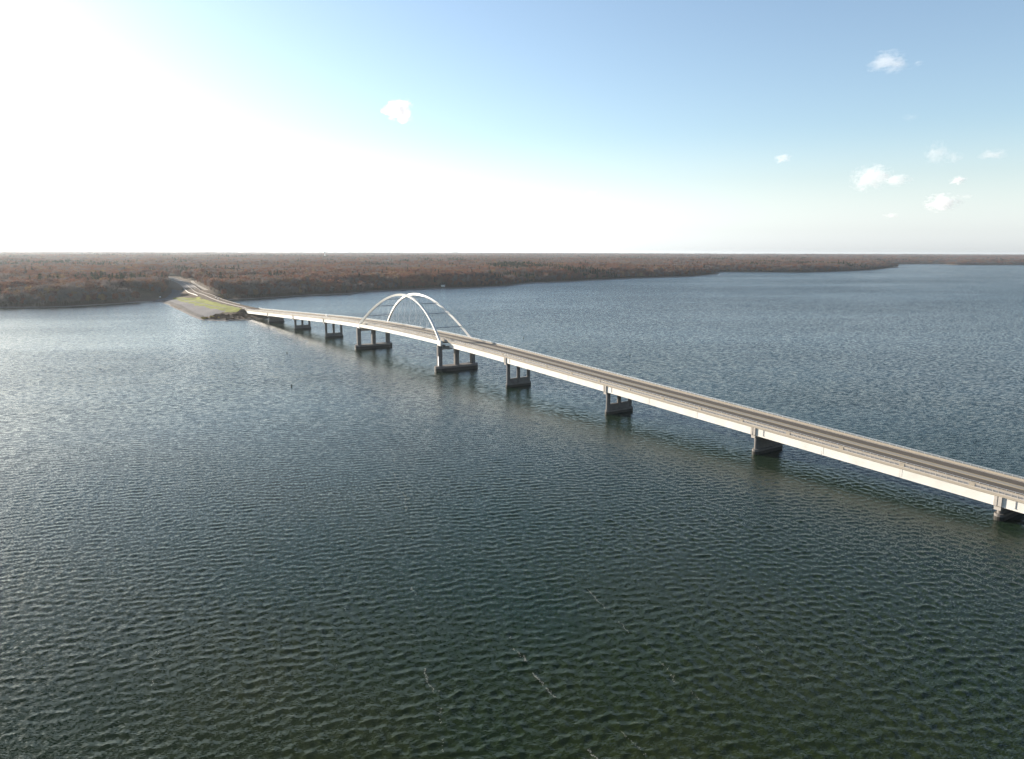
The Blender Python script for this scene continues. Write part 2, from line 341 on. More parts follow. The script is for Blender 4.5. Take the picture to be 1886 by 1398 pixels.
# local frame: x = D, y = -N
def prof(D):  # height of the girder's top edge
    if D < -40: z = 21.6+.0385*(D+40)
    elif D < 330: z = 21.6+.0385*(D+40)-.000104*(D+40)**2
    else: z = 21.6-.0385*(D-330)
    return max(z, 5.6) if D < 0 else max(z, 9.2)
D0, D1 = -560., 672.
bridge = empty('road_bridge', (*C0, 0), BR_ROT)
tag(bridge, 'long white girder road bridge with a tied arch over the lake', 'bridge')
M_steel = mat('white_paint_steel', (.56, .54, .505), .5, (.15, .10), spec=.4)
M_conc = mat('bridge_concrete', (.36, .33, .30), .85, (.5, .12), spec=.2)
M_concl = mat('deck_concrete', (.29, .255, .21), .85, (.6, .08), spec=.2)
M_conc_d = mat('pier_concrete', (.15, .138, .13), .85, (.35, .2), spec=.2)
M_wet = mat('wet_concrete', (.022, .02, .017), .6, (.5, .3), spec=.3)
M_lane = mat('worn_lane', (.105, .086, .068), .8, (.25, .12), spec=.25)
M_rail = mat('galvanised_rail', (.50, .52, .54), .45, metallic=.6)
M_cable = mat('grey_steel', (.26, .27, .29), .6)
M_dark = mat('dark_joint', (.08, .08, .085), .8)
M_paint = mat('road_paint', (.75, .73, .66), .7)
M_yel = mat('yellow_paint', (.65, .45, .08), .7)
def strip(mb, Ds, y0, y1, za, zb):
    """box following the bridge profile: local y from y0 to y1, height za..zb above the profile"""
    mb.quadgrid([[(D, y0, prof(D)+za), (D, y1, prof(D)+za), (D, y1, prof(D)+zb), (D, y0, prof(D)+zb)] for D in Ds])
def Ds(a, b, st=12.): n = max(1, int(round((b-a)/st))); return [a+(b-a)*i/n for i in range(n+1)]
def part(name, m, fn, parent=bridge, kind=None):
    mb = MB(); fn(mb); return mb.build(name, m, parent, kind)
# N coordinates: near edge -2.6 (path), far edge 22
part('deck_slab', M_concl, lambda mb: strip(mb, Ds(D0, D1), 2.6, -22.0, 0, .9))
part('traffic_lane', M_lane, lambda mb: strip(mb, Ds(D0, D1), -3.9, -10.2, .9, .905))
part('traffic_lane', M_lane, lambda mb: strip(mb, Ds(D0, D1), -14.3, -20.2, .9, .905))
part('median_strip', M_concl, lambda mb: strip(mb, Ds(D0, D1), -10.9, -13.6, .9, .98))
part('path_barrier', M_concl, lambda mb: strip(mb, Ds(D0, D1), -.9, -1.4, .9, 1.7))
part('near_parapet', M_conc, lambda mb: strip(mb, Ds(D0, D1), 2.6, 2.25, .9, 1.25))
part('far_barrier', M_concl, lambda mb: strip(mb, Ds(D0, D1), -21.5, -22.0, .9, 1.7))
for y in (-3.95, -10.15, -14.35, -20.15):
    part('edge_line', M_paint if y in (-3.95, -20.15) else M_yel, lambda mb: strip(mb, Ds(D0, D1), y+.06, y-.06, .905, .91))
def dashes(mb):
    for y in (-7.05, -17.25):
        D = D0
        while D < D1: mb.quadgrid([[(D+q, y-.06, prof(D)+.905), (D+q, y+.06, prof(D)+.905), (D+q, y+.06, prof(D)+.91), (D+q, y-.06, prof(D)+.91)] for q in (0, 3)]); D += 12
part('lane_dashes', M_paint, dashes, kind='stuff')
# railing along the path: rails, many posts, and solid panels every 26 m
part('hand_rail', M_conc, lambda mb: [strip(mb, Ds(D0, D1), 2.5, 2.35, a, b) for a, b in ((2.2, 2.32),)])
part('lower_rail', M_rail, lambda mb: [strip(mb, Ds(D0, D1), 2.46, 2.40, a, b) for a, b in ((1.5, 1.55), (1.75, 1.8), (2.0, 2.05))])
def posts(mb, y, st, z0, z1, hw=.09):
    D = D0
    while D < D1:
        z = prof(D); mb.box(D-hw, D+hw, y-.1, y+.1, z+z0, z+z1); D += st
part('railing_posts', M_conc, lambda mb: posts(mb, 2.43, 2.0, 1.2, 2.25), kind='stuff')
part('railing_posts', M_rail, lambda mb: posts(mb, -21.75, 3.0, 1.65, 2.35, .06), kind='stuff')
part('far_rail', M_rail, lambda mb: [strip(mb, Ds(D0, D1), -21.68, -21.82, a, b) for a, b in ((1.95, 2.05), (2.3, 2.45))])
part('path_rail', M_rail, lambda mb: strip(mb, Ds(D0, D1), -1.1, -1.2, 2.1, 2.2))
part('railing_posts', M_rail, lambda mb: posts(mb, -1.15, 3.0, 1.7, 2.15, .05), kind='stuff')
mbp = MB(); mbp.box(-1.0, 1.0, -.22, .22, 1.2, 2.34); pil_me = mbp.mesh('railing_panel')
D = -551.
while D < D1-5:
    o = link('railing_panel', pil_me, M_concl, bridge); o.location = (D, 2.43, prof(D)); D += 26.
PIERS = [(-564, 'wall'), (-458, 'wall'), (-352, 'wall'), (-246, 'wall'), (-140, 'bent'), (-33.5, 'bent'), (55.5, 'main'), (221, 'main'), (330.5, 'bent'), (437, 'bent'), (545, 'wall')]
# white plate girders, a run of panels per span; outer faces at N = -2 and 21.4
spans = [(a[0], b[0]) for a, b in zip(PIERS, PIERS[1:])]+[(545, 668)]
def girder(a, b, y0, y1, depth=3.7):
    def f(mb):
        rr = []
        for D in Ds(a, b, 14.):
            z = prof(D); rr.append([(D, y0, z-depth), (D, y1, z-depth), (D, y1, z-.02), (D, y0, z-.02)])
        mb.quadgrid(rr); s = 1 if y0 > y1 else -1
        for q in (-depth-.08,):   # bottom flange
            mb.quadgrid([[(D, y0+.2*s, prof(D)+q), (D, y1-.3*s, prof(D)+q), (D, y1-.3*s, prof(D)-depth), (D, y0+.2*s, prof(D)-depth)] for D in Ds(a, b, 14.)])
    return part('girder', M_steel, f)
for a, b in spans:
    if (a, b) == (55.5, 221): continue
    n = 3
    lo = a+1.3 if a != 221 else a+9; hi = b-1.3 if b != 55.5 else b-9
    for i in range(n):
        q0 = lo+(hi-lo)*i/n+(.12 if i else 0); q1 = lo+(hi-lo)*(i+1)/n-(.12 if i < n-1 else 0)
        girder(q0, q1, 2.0, 1.65)
        girder(q0, q1, -21.4, -21.05)
    for y in (-3.6, -9.5, -15.3): girder(lo, hi, y, y-.4, 3.4)
    for i in (1, 2):   # splice plates at the joints between panels
        D = lo+(hi-lo)*i/n; z = prof(D)
        part('splice_plate', M_steel, lambda mb: mb.box(D-.9, D+.9, 2.0, 2.06, z-3.5, z-.2))
        part('splice_plate', M_steel, lambda mb: mb.box(D-.06, D+.06, 2.06, 2.09, z-3.6, z-.1))
def pill(x0, x1, y0, y1, n=8):
    """plan outline long in y with rounded ends"""
    r = (x1-x0)/2; cx = (x0+x1)/2; out = []
    for i in range(n+1): t = math.pi*i/n; out.append((cx+r*math.cos(t), y1-r+r*math.sin(t)))
    for i in range(n+1): t = math.pi+math.pi*i/n; out.append((cx+r*math.cos(t), y0+r+r*math.sin(t)))
    return out
YC = -9.6
for Dp, kind in PIERS:
    zt = prof(Dp)-3.8
    p = empty('pier', (0, 0, 0)); p.parent = bridge; p.location = (Dp, 0, 0)
    def sub(name, m, fn):
        mb = MB(); fn(mb); return mb.build(name, m, p)
    if kind != 'main':
        sub('pier_cap', M_conc, lambda mb: mb.box(-1.15, 1.15, -21.5, 2.1, zt-1.5, zt-.25))
        for y in (1.3, -3.8, -9.7, -15.5, -21.0): sub('bearing', M_dark, lambda mb: mb.box(-.4, .4, y-.3, y+.3, zt-.25, zt-.09))
        for y, yy in ((2.0, 2.55), (-21.4, -21.95)):
            sub('end_panel', M_conc, lambda mb: (mb.box(-1.3, -.2, min(y, yy)-.0, max(y, yy), zt+.08, prof(Dp)-.05), mb.box(.2, 1.3, min(y, yy), max(y, yy), zt+.08, prof(Dp)-.05), mb.box(-.2, .2, min(y, yy)+.1, max(y, yy)-.12, zt+.1, prof(Dp)-.07)))
        sub('drain_pipe', M_cable, lambda mb: (mb.box(-5.6, -5.48, 2.06, 2.2, zt+.7, zt+3.5), mb.box(-5.72, -5.4, 2.06, 2.3, zt+.55, zt+.7)))
        zb = 2.5
        sub('footing', M_conc_d, lambda mb: mb.prism(pill(-1.75, 1.75, -20.7, 1.1), 1.5, zb))
        sub('wet_footing', M_wet, lambda mb: mb.prism(pill(-1.78, 1.78, -20.73, 1.13), -3, 1.5))
        if kind == 'wall':
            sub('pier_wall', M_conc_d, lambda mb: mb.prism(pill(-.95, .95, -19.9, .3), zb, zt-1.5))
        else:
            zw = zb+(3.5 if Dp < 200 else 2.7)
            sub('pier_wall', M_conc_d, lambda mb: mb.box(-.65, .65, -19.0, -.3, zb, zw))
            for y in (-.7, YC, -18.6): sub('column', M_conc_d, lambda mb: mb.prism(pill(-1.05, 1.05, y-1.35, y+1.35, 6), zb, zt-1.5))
    else:
        zc = prof(Dp)-3.2
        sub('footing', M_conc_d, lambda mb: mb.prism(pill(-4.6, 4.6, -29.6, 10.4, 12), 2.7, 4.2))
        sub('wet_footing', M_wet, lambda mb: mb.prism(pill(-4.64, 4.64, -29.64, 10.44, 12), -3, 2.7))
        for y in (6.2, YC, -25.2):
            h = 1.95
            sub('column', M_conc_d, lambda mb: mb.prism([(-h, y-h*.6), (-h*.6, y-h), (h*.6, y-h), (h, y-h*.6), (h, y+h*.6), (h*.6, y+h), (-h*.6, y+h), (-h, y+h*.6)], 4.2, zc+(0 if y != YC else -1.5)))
        sub('pier_cap', M_conc, lambda mb: mb.box(-1.5, 1.5, -23.2, 4.2, zc-3.4, zc-.9))
        for y in (2.6, -21.8): sub('bearing_block', M_dark, lambda mb: mb.box(-2.0, 2.0, y-.8, y+.8, zc-.9, zc+.5))
        if Dp == 55.5: sub('painted_sun_patch', mat('sunlit_tone', (.68, .68, .70), .8, (.9, .25)), lambda mb: mb.box(-h-.03, -h*.2, 6.2+h*.9, 6.2+h+.03, 4.6, 12.5))  # sunlight on the column's lower half, painted on as a pale patch
# the tied arch, D 55..220: ribs lean inward
AC, AH, AHALF, TILT = 137.5, 33.6, 82.4, .241
zf = 24.5
def rib_pt(q, side):   # q -1..1
    zz = AH*(1-q*q); y = (6.0-TILT*zz) if side > 0 else (-24.8+TILT*zz)
    return Vector((AC+AHALF*q, y, zf-.3+zz))
def rib(side):
    mb = MB(); rr = []; n = 64
    for i in range(n+1):
        q = -1+2*i/n; p = rib_pt(q, side); t = (rib_pt(q+.005, side)-rib_pt(q-.005, side)).normalized()
        lat = Vector((0, 1, -TILT*side)).normalized(); lat = (lat-t*lat.dot(t)).normalized(); up = t.cross(lat)
        hw, hh = .72, .85+.25*abs(q)**3
        rr.append([p+lat*hw+up*hh, p-lat*hw+up*hh, p-lat*hw-up*hh, p+lat*hw-up*hh])
    mb.quadgrid(rr); return mb.build('arch_rib', M_steel, bridge)
for s_ in (1, -1):
    rb = rib(s_)
    yt = 6.0 if s_ > 0 else -24.8
    def tie(mb):
        mb.quadgrid([[(D, yt-.7, prof(D)-2.3), (D, yt+.7, prof(D)-2.3), (D, yt+.7, prof(D)+.55), (D, yt-.7, prof(D)+.55)] for D in Ds(AC-AHALF-2, AC+AHALF+2, 10)])
    part('tie_girder', M_steel, tie)
    for q in (-1, 1):
        p = rib_pt(q, s_); part('arch_knuckle', M_steel, lambda mb: mb.prism([(p.x-2.6, yt-.95), (p.x+2.6, yt-.95), (p.x+2.6, yt+.95), (p.x-2.6, yt+.95)], p.z-3.4, p.z+1.1))
    # network of thin crossing cables
    for i in range(1, 15):
        for lean in (-.13, .13):
            q = -1+2*i/15; a = rib_pt(q, s_); Db = AC+AHALF*min(max(q+lean, -.97), .97)
            part('hanger_cable', M_cable, lambda mb: mb.tube(a, (Db, yt, prof(Db)+.6), .05, 4))
for q in (-.84, -.63, -.42, -.2, .2, .42, .63, .84):
    a, b = rib_pt(q, 1), rib_pt(q, -1); part('arch_brace', M_cable, lambda mb: mb.tube(a, b, .34, 8))  # braces in dark grey steel: their shade is put into the colour
for i in range(21):
    D = AC-AHALF+2+i*(2*AHALF-4)/20; z = prof(D)
    part('floor_beam', M_steel, lambda mb: mb.box(D-.22, D+.22, -24.2, 5.4, z-1.9, z-.1))
    if i < 20:
        st = (2*AHALF-4)/20
        part('edge_brace', M_steel, lambda mb: (mb.tube((D, 5.3, z-.5), (D+st, 2.7, prof(D+st)-.5), .12, 4), mb.tube((D, 2.7, z-.5), (D+st, 5.3, prof(D+st)-.5), .12, 4)))
for y in (-1.0, -6.0, -13., -18.5): part('stringer', M_steel, lambda mb: mb.quadgrid([[(D, y-.2, prof(D)-1.0), (D, y+.2, prof(D)-1.0), (D, y+.2, prof(D)), (D, y-.2, prof(D))] for D in Ds(47, 229, 10)]))
part('abutment', M_conc, lambda mb: (mb.box(668, 674, -23, 3.4, 0, prof(668)+.88), mb.box(664.5, 668, -22.5, 2.6, 0, prof(668)-3.85), mb.box(668.5, 690, 2.65, 3.4, 3, prof(668)+1.0)))

# ------------------------------------------------------------------ the road beyond the bridge
def smooth_path(path, step=8.):
    P = np.array(path, float)
    for _ in range(3):
        Q = [P[0]]
        for a, b in zip(P, P[1:]): Q += [a*.75+b*.25, a*.25+b*.75]
        Q.append(P[-1]); P = np.array(Q)
    s = np.concatenate([[0], np.cumsum(np.hypot(*np.diff(P[:, :2], axis=0).T))]); n = int(s[-1]/step); t = np.linspace(0, s[-1], n)
    return np.stack([np.interp(t, s, P[:, i]) for i in range(3)], -1)
RP = smooth_path(ROAD)
st_ = W(672, 9.6, prof(672)+.9); RP = RP[RP[:, 1] > st_.y+6]; RP = np.vstack([[st_.x, st_.y, st_.z], RP])
def road_strip(name, path, a, b, dz, m, thick=.0, kind='structure', parent=None):
    t = np.gradient(path[:, :2], axis=0); t /= np.linalg.norm(t, axis=1)[:, None]; n = np.stack([t[:, 1], -t[:, 0]], -1)  # to the right going away
    mb = MB(); rr = []
    for p, q in zip(path, n):
        A = (p[0]+q[0]*a, p[1]+q[1]*a); B = (p[0]+q[0]*b, p[1]+q[1]*b)
        rr.append([(A[0], A[1], p[2]+dz-thick), (B[0], B[1], p[2]+dz-thick), (B[0], B[1], p[2]+dz), (A[0], A[1], p[2]+dz)] if thick else [(A[0], A[1], p[2]+dz), (B[0], B[1], p[2]+dz)])
    mb.quadgrid(rr, closed=bool(thick), caps=bool(thick)); o = mb.build(name, m, parent, kind); return o
M_road = mat('approach_asphalt', (.13, .115, .105), .85, (.1, .2), spec=.25)
M_white = mat('white_wall', (.72, .70, .66), .7)
road_strip('road', RP, -13.2, 13.2, -.02, M_road, .6)
M_sh = mat('shoulder_gravel', (.20, .17, .145), .95)
road_strip('road_shoulder', RP, -13.8, -12.2, .0, M_sh); road_strip('road_shoulder', RP, 12.2, 13.8, .0, M_sh)
mbr = RP[:150]
bw = road_strip('median_barrier', mbr, -.25, .25, .85, M_conc, .85, None); tag(bw, 'white concrete median barrier splitting the approach road', 'barrier')
bw = road_strip('guard_rail', RP[(RP[:, 1] > 1395) & (RP[:, 1] < 1640)], -14.4, -14.0, 1.1, M_white, 1.4, None); tag(bw, 'white barrier wall along the left edge of the approach road', 'barrier')
bw = road_strip('guard_rail', RP[(RP[:, 1] > 1180) & (RP[:, 1] < 1900)], 13.9, 14.05, .7, M_conc, .5, None); tag(bw, 'pale guard rail along the right edge of the approach road', 'barrier')
RM = smooth_path(RAMP); road_strip('ramp_road', RM, -4, 4, .1, M_concl, .5)
GP = smooth_path([(-646, 1406, 7.2), (-560, 1283, 7.6), (-500, 1200, 7.6), (-445, 1125, 7.6)], 6.)
gh, _ = height(GP[:, 0].copy(), GP[:, 1].copy()); GP[:, 2] = gh+.42; road_strip('path', GP, -1.2, 1.2, 0, M_gravel, .3)
cl = [(-1190, 2475), (-1150, 2440), (-1060, 2400), (-1010, 2330), (-1060, 2500), (-1150, 2540), (-1220, 2530)]
# roadside clearing of pale grass at the bend
mb = MB(); cc = [(-1180, 2455), (-1090, 2432), (-1040, 2385), (-985, 2400), (-1050, 2500), (-1140, 2560), (-1230, 2540), (-1260, 2490)]
mb.prism(cc, 10, 15.2); mb.build('roadside_grass', mat('dry_grass', (.26, .23, .10), .95, (.05, .3)), None, 'structure')

# ------------------------------------------------------------------ trees
def leaf_mat(name, cols, patch=.004):
    m = bpy.data.materials.new(name); m.use_nodes = True; t = m.node_tree; N = t.nodes; L = t.links
    N.remove(N['Principled BSDF']); b = N.new('ShaderNodeBsdfDiffuse'); tr = N.new('ShaderNodeBsdfTranslucent'); ms = N.new('ShaderNodeMixShader'); ms.inputs[0].default_value = .32
    L.new(b.outputs[0], ms.inputs[1]); L.new(tr.outputs[0], ms.inputs[2]); L.new(ms.outputs[0], N['Material Output'].inputs['Surface'])
    oi = N.new('ShaderNodeObjectInfo'); g = N.new('ShaderNodeNewGeometry')
    n = N.new('ShaderNodeTexNoise'); n.inputs['Scale'].default_value = patch; n.inputs['Detail'].default_value = 3; L.new(oi.outputs['Location'], n.inputs['Vector'])
    a = N.new('ShaderNodeMath'); a.operation = 'MULTIPLY_ADD'; L.new(oi.outputs['Random'], a.inputs[0]); a.inputs[1].default_value = .55; L.new(n.outputs['Fac'], a.inputs[2])
    s = N.new('ShaderNodeMath'); s.operation = 'SUBTRACT'; L.new(a.outputs[0], s.inputs[0]); s.inputs[1].default_value = .27
    c = N.new('ShaderNodeValToRGB'); L.new(s.outputs[0], c.inputs[0]); e = c.color_ramp.elements
    while len(e) < len(cols): e.new(.5)
    for i, q in enumerate(cols): e[i].position = .15+.7*i/(len(cols)-1); e[i].color = (*q, 1)
    L.new(c.outputs[0], b.inputs['Color']); L.new(c.outputs[0], tr.inputs['Color']); return m
M_rust = leaf_mat('rust_leaves', [(.095, .066, .062), (.145, .08, .062), (.205, .092, .058), (.165, .095, .07), (.23, .15, .075)])
M_twig = leaf_mat('bare_twigs', [(.115, .096, .092), (.145, .12, .112), (.165, .13, .115), (.155, .114, .095)])
M_pine = leaf_mat('pine_needles', [(.022, .036, .022), (.035, .05, .026)])
M_bark = mat('tree_bark', (.12, .10, .085), .95)
def crown_mesh(kind, seed):
    g = np.random.default_rng(seed); V = []; F = []
    H = {'rust': 21, 'bare': 21, 'pine': 24}[kind]
    if kind == 'pine':
        for i in range(420):
            z = 5+(H-5)*g.random()**1.15; rr = 4.2*(1-(z-4)/(H-3))*math.sqrt(g.random())+.2; a = g.random()*6.283
            c = np.array([rr*math.cos(a), rr*math.sin(a), z]); s = .55+.5*g.random(); u = np.array([math.cos(a), math.sin(a), -.35])*s; v = np.array([-math.sin(a), math.cos(a), .1*g.normal()])*s*.6
            b = len(V); V += [c-v, c+v, c+u*1.4]; F.append((b, b+1, b+2))
    else:
        lobes = []
        for i in range(9):
            a = g.random()*6.283; rr = 4.0*math.sqrt(g.random()); z = 9+7.5*g.random(); lobes.append((rr*math.cos(a), rr*math.sin(a), z, 2.2+1.6*g.random()))
        lobes.append((0, 0, 15.0, 4.4))
        n = 520 if kind == 'rust' else 560
        for i in range(n):
            lx, ly, lz, lr = lobes[g.integers(len(lobes))]; d = g.normal(size=3); d /= np.linalg.norm(d); rad = lr*(.45+.6*g.random()**.5); c = np.array([lx, ly, lz])+d*rad
            if kind == 'rust':
                s = .5+.4*g.random(); u = g.normal(size=3); u /= np.linalg.norm(u); v = np.cross(u, g.normal(size=3)); v /= np.linalg.norm(v)
                b = len(V); V += [c-u*s, c+v*s, c+u*s, c-v*s]; F += [(b, b+1, b+2), (b, b+2, b+3)]
            else:
                o = c-np.array([0, 0, 10.]); o /= np.linalg.norm(o); o = o*.7+d*.5; l = .9+1.0*g.random(); w_ = np.cross(o, g.normal(size=3)); w_ = w_/np.linalg.norm(w_)*.15
                b = len(V); V += [c-o*l-w_*.6, c-o*l+w_*.6, c+o*l*.6+w_*1.6, c+o*l*.6-w_*1.6]; F += [(b, b+1, b+2), (b, b+2, b+3)]
    me = bpy.data.meshes.new('crown'); me.from_pydata([tuple(v) for v in V], [], F); me.update()
    me.materials.append({'rust': M_rust, 'bare': M_twig, 'pine': M_pine}[kind]); return me
def trunk_mesh(kind, seed):
    g = np.random.default_rng(seed+50); mb = MB()
    top = 20 if kind == 'pine' else 11
    mb.tube((0, 0, -1), (g.normal()*.3, g.normal()*.3, top), .34, 6, .12)
    if kind != 'pine':
        for i in range(6):
            a = i*1.05+g.random(); z = 6+4*g.random(); mb.tube((0, 0, z), (3*math.cos(a), 3*math.sin(a), z+5+3*g.random()), .14, 4, .04)
    me = mb.mesh('trunk'); me.materials.append(M_bark); return me
KINDS = [('rust', i) for i in range(3)]+[('bare', i) for i in range(3)]+[('pine', i) for i in range(2)]
CR = {k: crown_mesh(k[0], 10+k[1]+7*len(k[0])) for k in KINDS}; TR = {k: trunk_mesh(k[0], k[1]) for k in KINDS}
OPEN = [(-694, 1390), (-735, 1545), (-795, 1680), (-945, 1985), (-1105, 2310), (-1150, 2380), (-1130, 2370), (-985, 2125), (-814, 1819), (-683, 1556)]   # cleared strip left of the road
CLEAR = [((-394, 1820), (-383, 1770), 12), ((-189, 1990), (-182, 1940), 12), ((-845, 4965), (-800, 4700), 17)]   # the gardens in front of the houses
def scatter(r0, r1, cell, azmax=40.):
    xs = np.arange(-r1, r1, cell); ys = np.arange(max(900, 0), r1, cell); X, Y = np.meshgrid(xs, ys); X = X.ravel(); Y = Y.ravel()
    d = np.hypot(X, Y); az = np.degrees(np.arctan2(X, Y)); k = (d >= r0) & (d < r1) & (np.abs(az) < azmax); X = X[k]; Y = Y[k]
    X = X+(rng.random(len(X))-.5)*cell*.85; Y = Y+(rng.random(len(Y))-.5)*cell*.85
    h, sd = height(X, Y); k = sd > 9+6*vnoise(X, Y, 77, 40)
    X, Y, h, sd = X[k], Y[k], h[k], sd[k]
    k = ~inside(X, Y, EMB) & ~inside(X, Y, cc) & ~inside(X, Y, OPEN); k &= seg_dist(X, Y, EMB) > 4
    k &= np.hypot(X+735, Y-1430) > 50
    for a_, b_, wd in CLEAR: k &= seg_dist(X, Y, [a_, b_], False) > wd
    d, _ = road_near(X, Y, ROAD); k &= d > 26; d, _ = road_near(X, Y, RAMP); k &= d > 9
    return X[k], Y[k], h[k], sd[k]
def pick_kinds(X, Y):
    n = len(X); p = vnoise(X, Y, 21, 260)*.6+vnoise(X, Y, 22, 70)*.4; u = rng.random(n); kind = np.where(u+(p-.5)*1.3 > .42, 0, 3)+rng.integers(0, 3, n)
    pn = vnoise(X, Y, 31, 330)*.65+vnoise(X, Y, 32, 60)*.35; kind = np.where((pn > .74) & (rng.random(n) < .7) | (rng.random(n) < .012), 6+rng.integers(0, 2, n), kind); return kind
bands = [scatter(900, 3300, 9.6), scatter(3300, 7500, 15), scatter(7500, 17000, 42, 38.5), scatter(17000, 25300, 110, 38.5)]
bscale = [1.0, 1.4, 3.0, 8.0]
PX = np.concatenate([b[0] for b in bands]); PY = np.concatenate([b[1] for b in bands]); PH = np.concatenate([b[2] for b in bands]); PSD = np.concatenate([b[3] for b in bands])
PS = np.concatenate([np.full(len(b[0]), s) for b, s in zip(bands, bscale)]); PK = pick_kinds(PX, PY)
PSC = .62+.5*rng.random(len(PX))**1.4+.55*vnoise(PX, PY, 41, 38)-.06+.25*(vnoise(PX, PY, 42, 150)-.5); PSC = PSC*np.where(PSD < 45, .72+.28*np.clip(PSD/45, 0, 1), 1)
dist = np.hypot(PX, PY); az = np.degrees(np.arctan2(PX, PY))
vis = np.where((np.abs(az) < 35.6), dist-60*np.clip(1-PSD/60, 0, 1), 1e9); order = np.argsort(vis)[:300]
hero = np.zeros(len(PX), bool); hero[order] = True
NAMES = {'rust': ('broadleaf_tree', 'broadleaf tree'), 'bare': ('bare_tree', 'bare tree'), 'pine': ('pine_tree', 'pine')}
for i in order:
    k = KINDS[PK[i]]; nm = NAMES[k[0]]
    t = empty(nm[0], (PX[i], PY[i], PH[i]), rng.random()*6.283); s = PSC[i]; t.scale = (s*1.1, s*1.1, s)
    link('crown', CR[k], None, t); link('trunk', TR[k], None, t)
    look = {'rust': 'rust brown leafy oak', 'bare': 'leafless grey brown tree', 'pine': 'dark green pine'}[k[0]]
    front = PSD[i] < 55
    px_ = PX[i]/PY[i]
    sec = ('by the left picture edge' if px_ < -.66 else 'left of the shore bend' if px_ < -.60 else 'by the shore bend' if px_ < -.54 else 'right of the shore bend' if px_ < -.50 else 'next to the shaded lot' if px_ < -.44 else 'beyond the approach road' if px_ < -.33 else 'behind the bridge')
    place = ('at the edge of' if front else 'back in') + ' the wood ' + sec
    tag(t, f'{look} {place}', 'tree', f'{look}s {place}')
# everything behind them: one wood of instanced trees
def combo(k):
    me = bpy.data.meshes.new('tree'); a, b = CR[k], TR[k]
    V = [tuple(v.co) for v in a.vertices]; F = [tuple(p.vertices) for p in a.polygons]; nf = len(F); o = len(V)
    V += [tuple(v.co) for v in b.vertices]; F += [tuple(o+j for j in p.vertices) for p in b.polygons]
    me.from_pydata(V, [], F); me.materials.append(a.materials[0]); me.materials.append(M_bark)
    me.polygons.foreach_set('material_index', [0]*nf+[1]*(len(F)-nf)); me.update(); return me
rest = ~hero
pm = bpy.data.meshes.new('forest'); n = int(rest.sum()); pm.vertices.add(n)
pm.vertices.foreach_set('co', np.stack([PX[rest], PY[rest], PH[rest]], -1).astype(np.float32).ravel())
def attr(nm, ty, vals, key='value'): a = pm.attributes.new(nm, ty, 'POINT'); a.data.foreach_set(key, vals)
attr('kind', 'INT', PK[rest].astype(np.int32)); attr('rot', 'FLOAT', (rng.random(n)*6.283).astype(np.float32))
sc = np.stack([PSC[rest]*PS[rest]*1.1, PSC[rest]*PS[rest]*1.1, PSC[rest]*np.where(PS[rest] > 1, 1.0, 1.0)], -1).astype(np.float32)
attr('sc', 'FLOAT_VECTOR', sc.ravel(), 'vector')
forest = link('forest', pm, kind='stuff'); tag(forest, 'autumn wood of brown and grey trees covering the land to the horizon', 'forest')
ng = bpy.data.node_groups.new('forest', 'GeometryNodeTree'); ng.interface.new_socket('Geometry', in_out='INPUT', socket_type='NodeSocketGeometry'); ng.interface.new_socket('Geometry', in_out='OUTPUT', socket_type='NodeSocketGeometry')
gi = ng.nodes.new('NodeGroupInput'); go = ng.nodes.new('NodeGroupOutput'); jn = ng.nodes.new('GeometryNodeJoinGeometry')
def named(nm, ty): q = ng.nodes.new('GeometryNodeInputNamedAttribute'); q.data_type = ty; q.inputs[0].default_value = nm; return q.outputs[0]
ak, ar, asc = named('kind', 'INT'), named('rot', 'FLOAT'), named('sc', 'FLOAT_VECTOR'); cx = ng.nodes.new('ShaderNodeCombineXYZ'); ng.links.new(ar, cx.inputs[2])
for i, k in enumerate(KINDS):
    po = bpy.data.objects.new('forest_tree', combo(k))
    oi = ng.nodes.new('GeometryNodeObjectInfo'); oi.inputs[0].default_value = po; oi.inputs['As Instance'].default_value = True
    cp = ng.nodes.new('FunctionNodeCompare'); cp.data_type = 'INT'; cp.operation = 'EQUAL'; ng.links.new(ak, cp.inputs[2]); cp.inputs[3].default_value = i
    ip = ng.nodes.new('GeometryNodeInstanceOnPoints'); ng.links.new(gi.outputs[0], ip.inputs['Points']); ng.links.new(cp.outputs[0], ip.inputs['Selection']); ng.links.new(oi.outputs['Geometry'], ip.inputs['Instance'])
    ng.links.new(cx.outputs[0], ip.inputs['Rotation']); ng.links.new(asc, ip.inputs['Scale']); ng.links.new(ip.outputs[0], jn.inputs[0])
ng.links.new(jn.outputs[0], go.inputs[0]); md = forest.modifiers.new('forest', 'NODES'); md.node_group = ng
print('trees', len(PX))

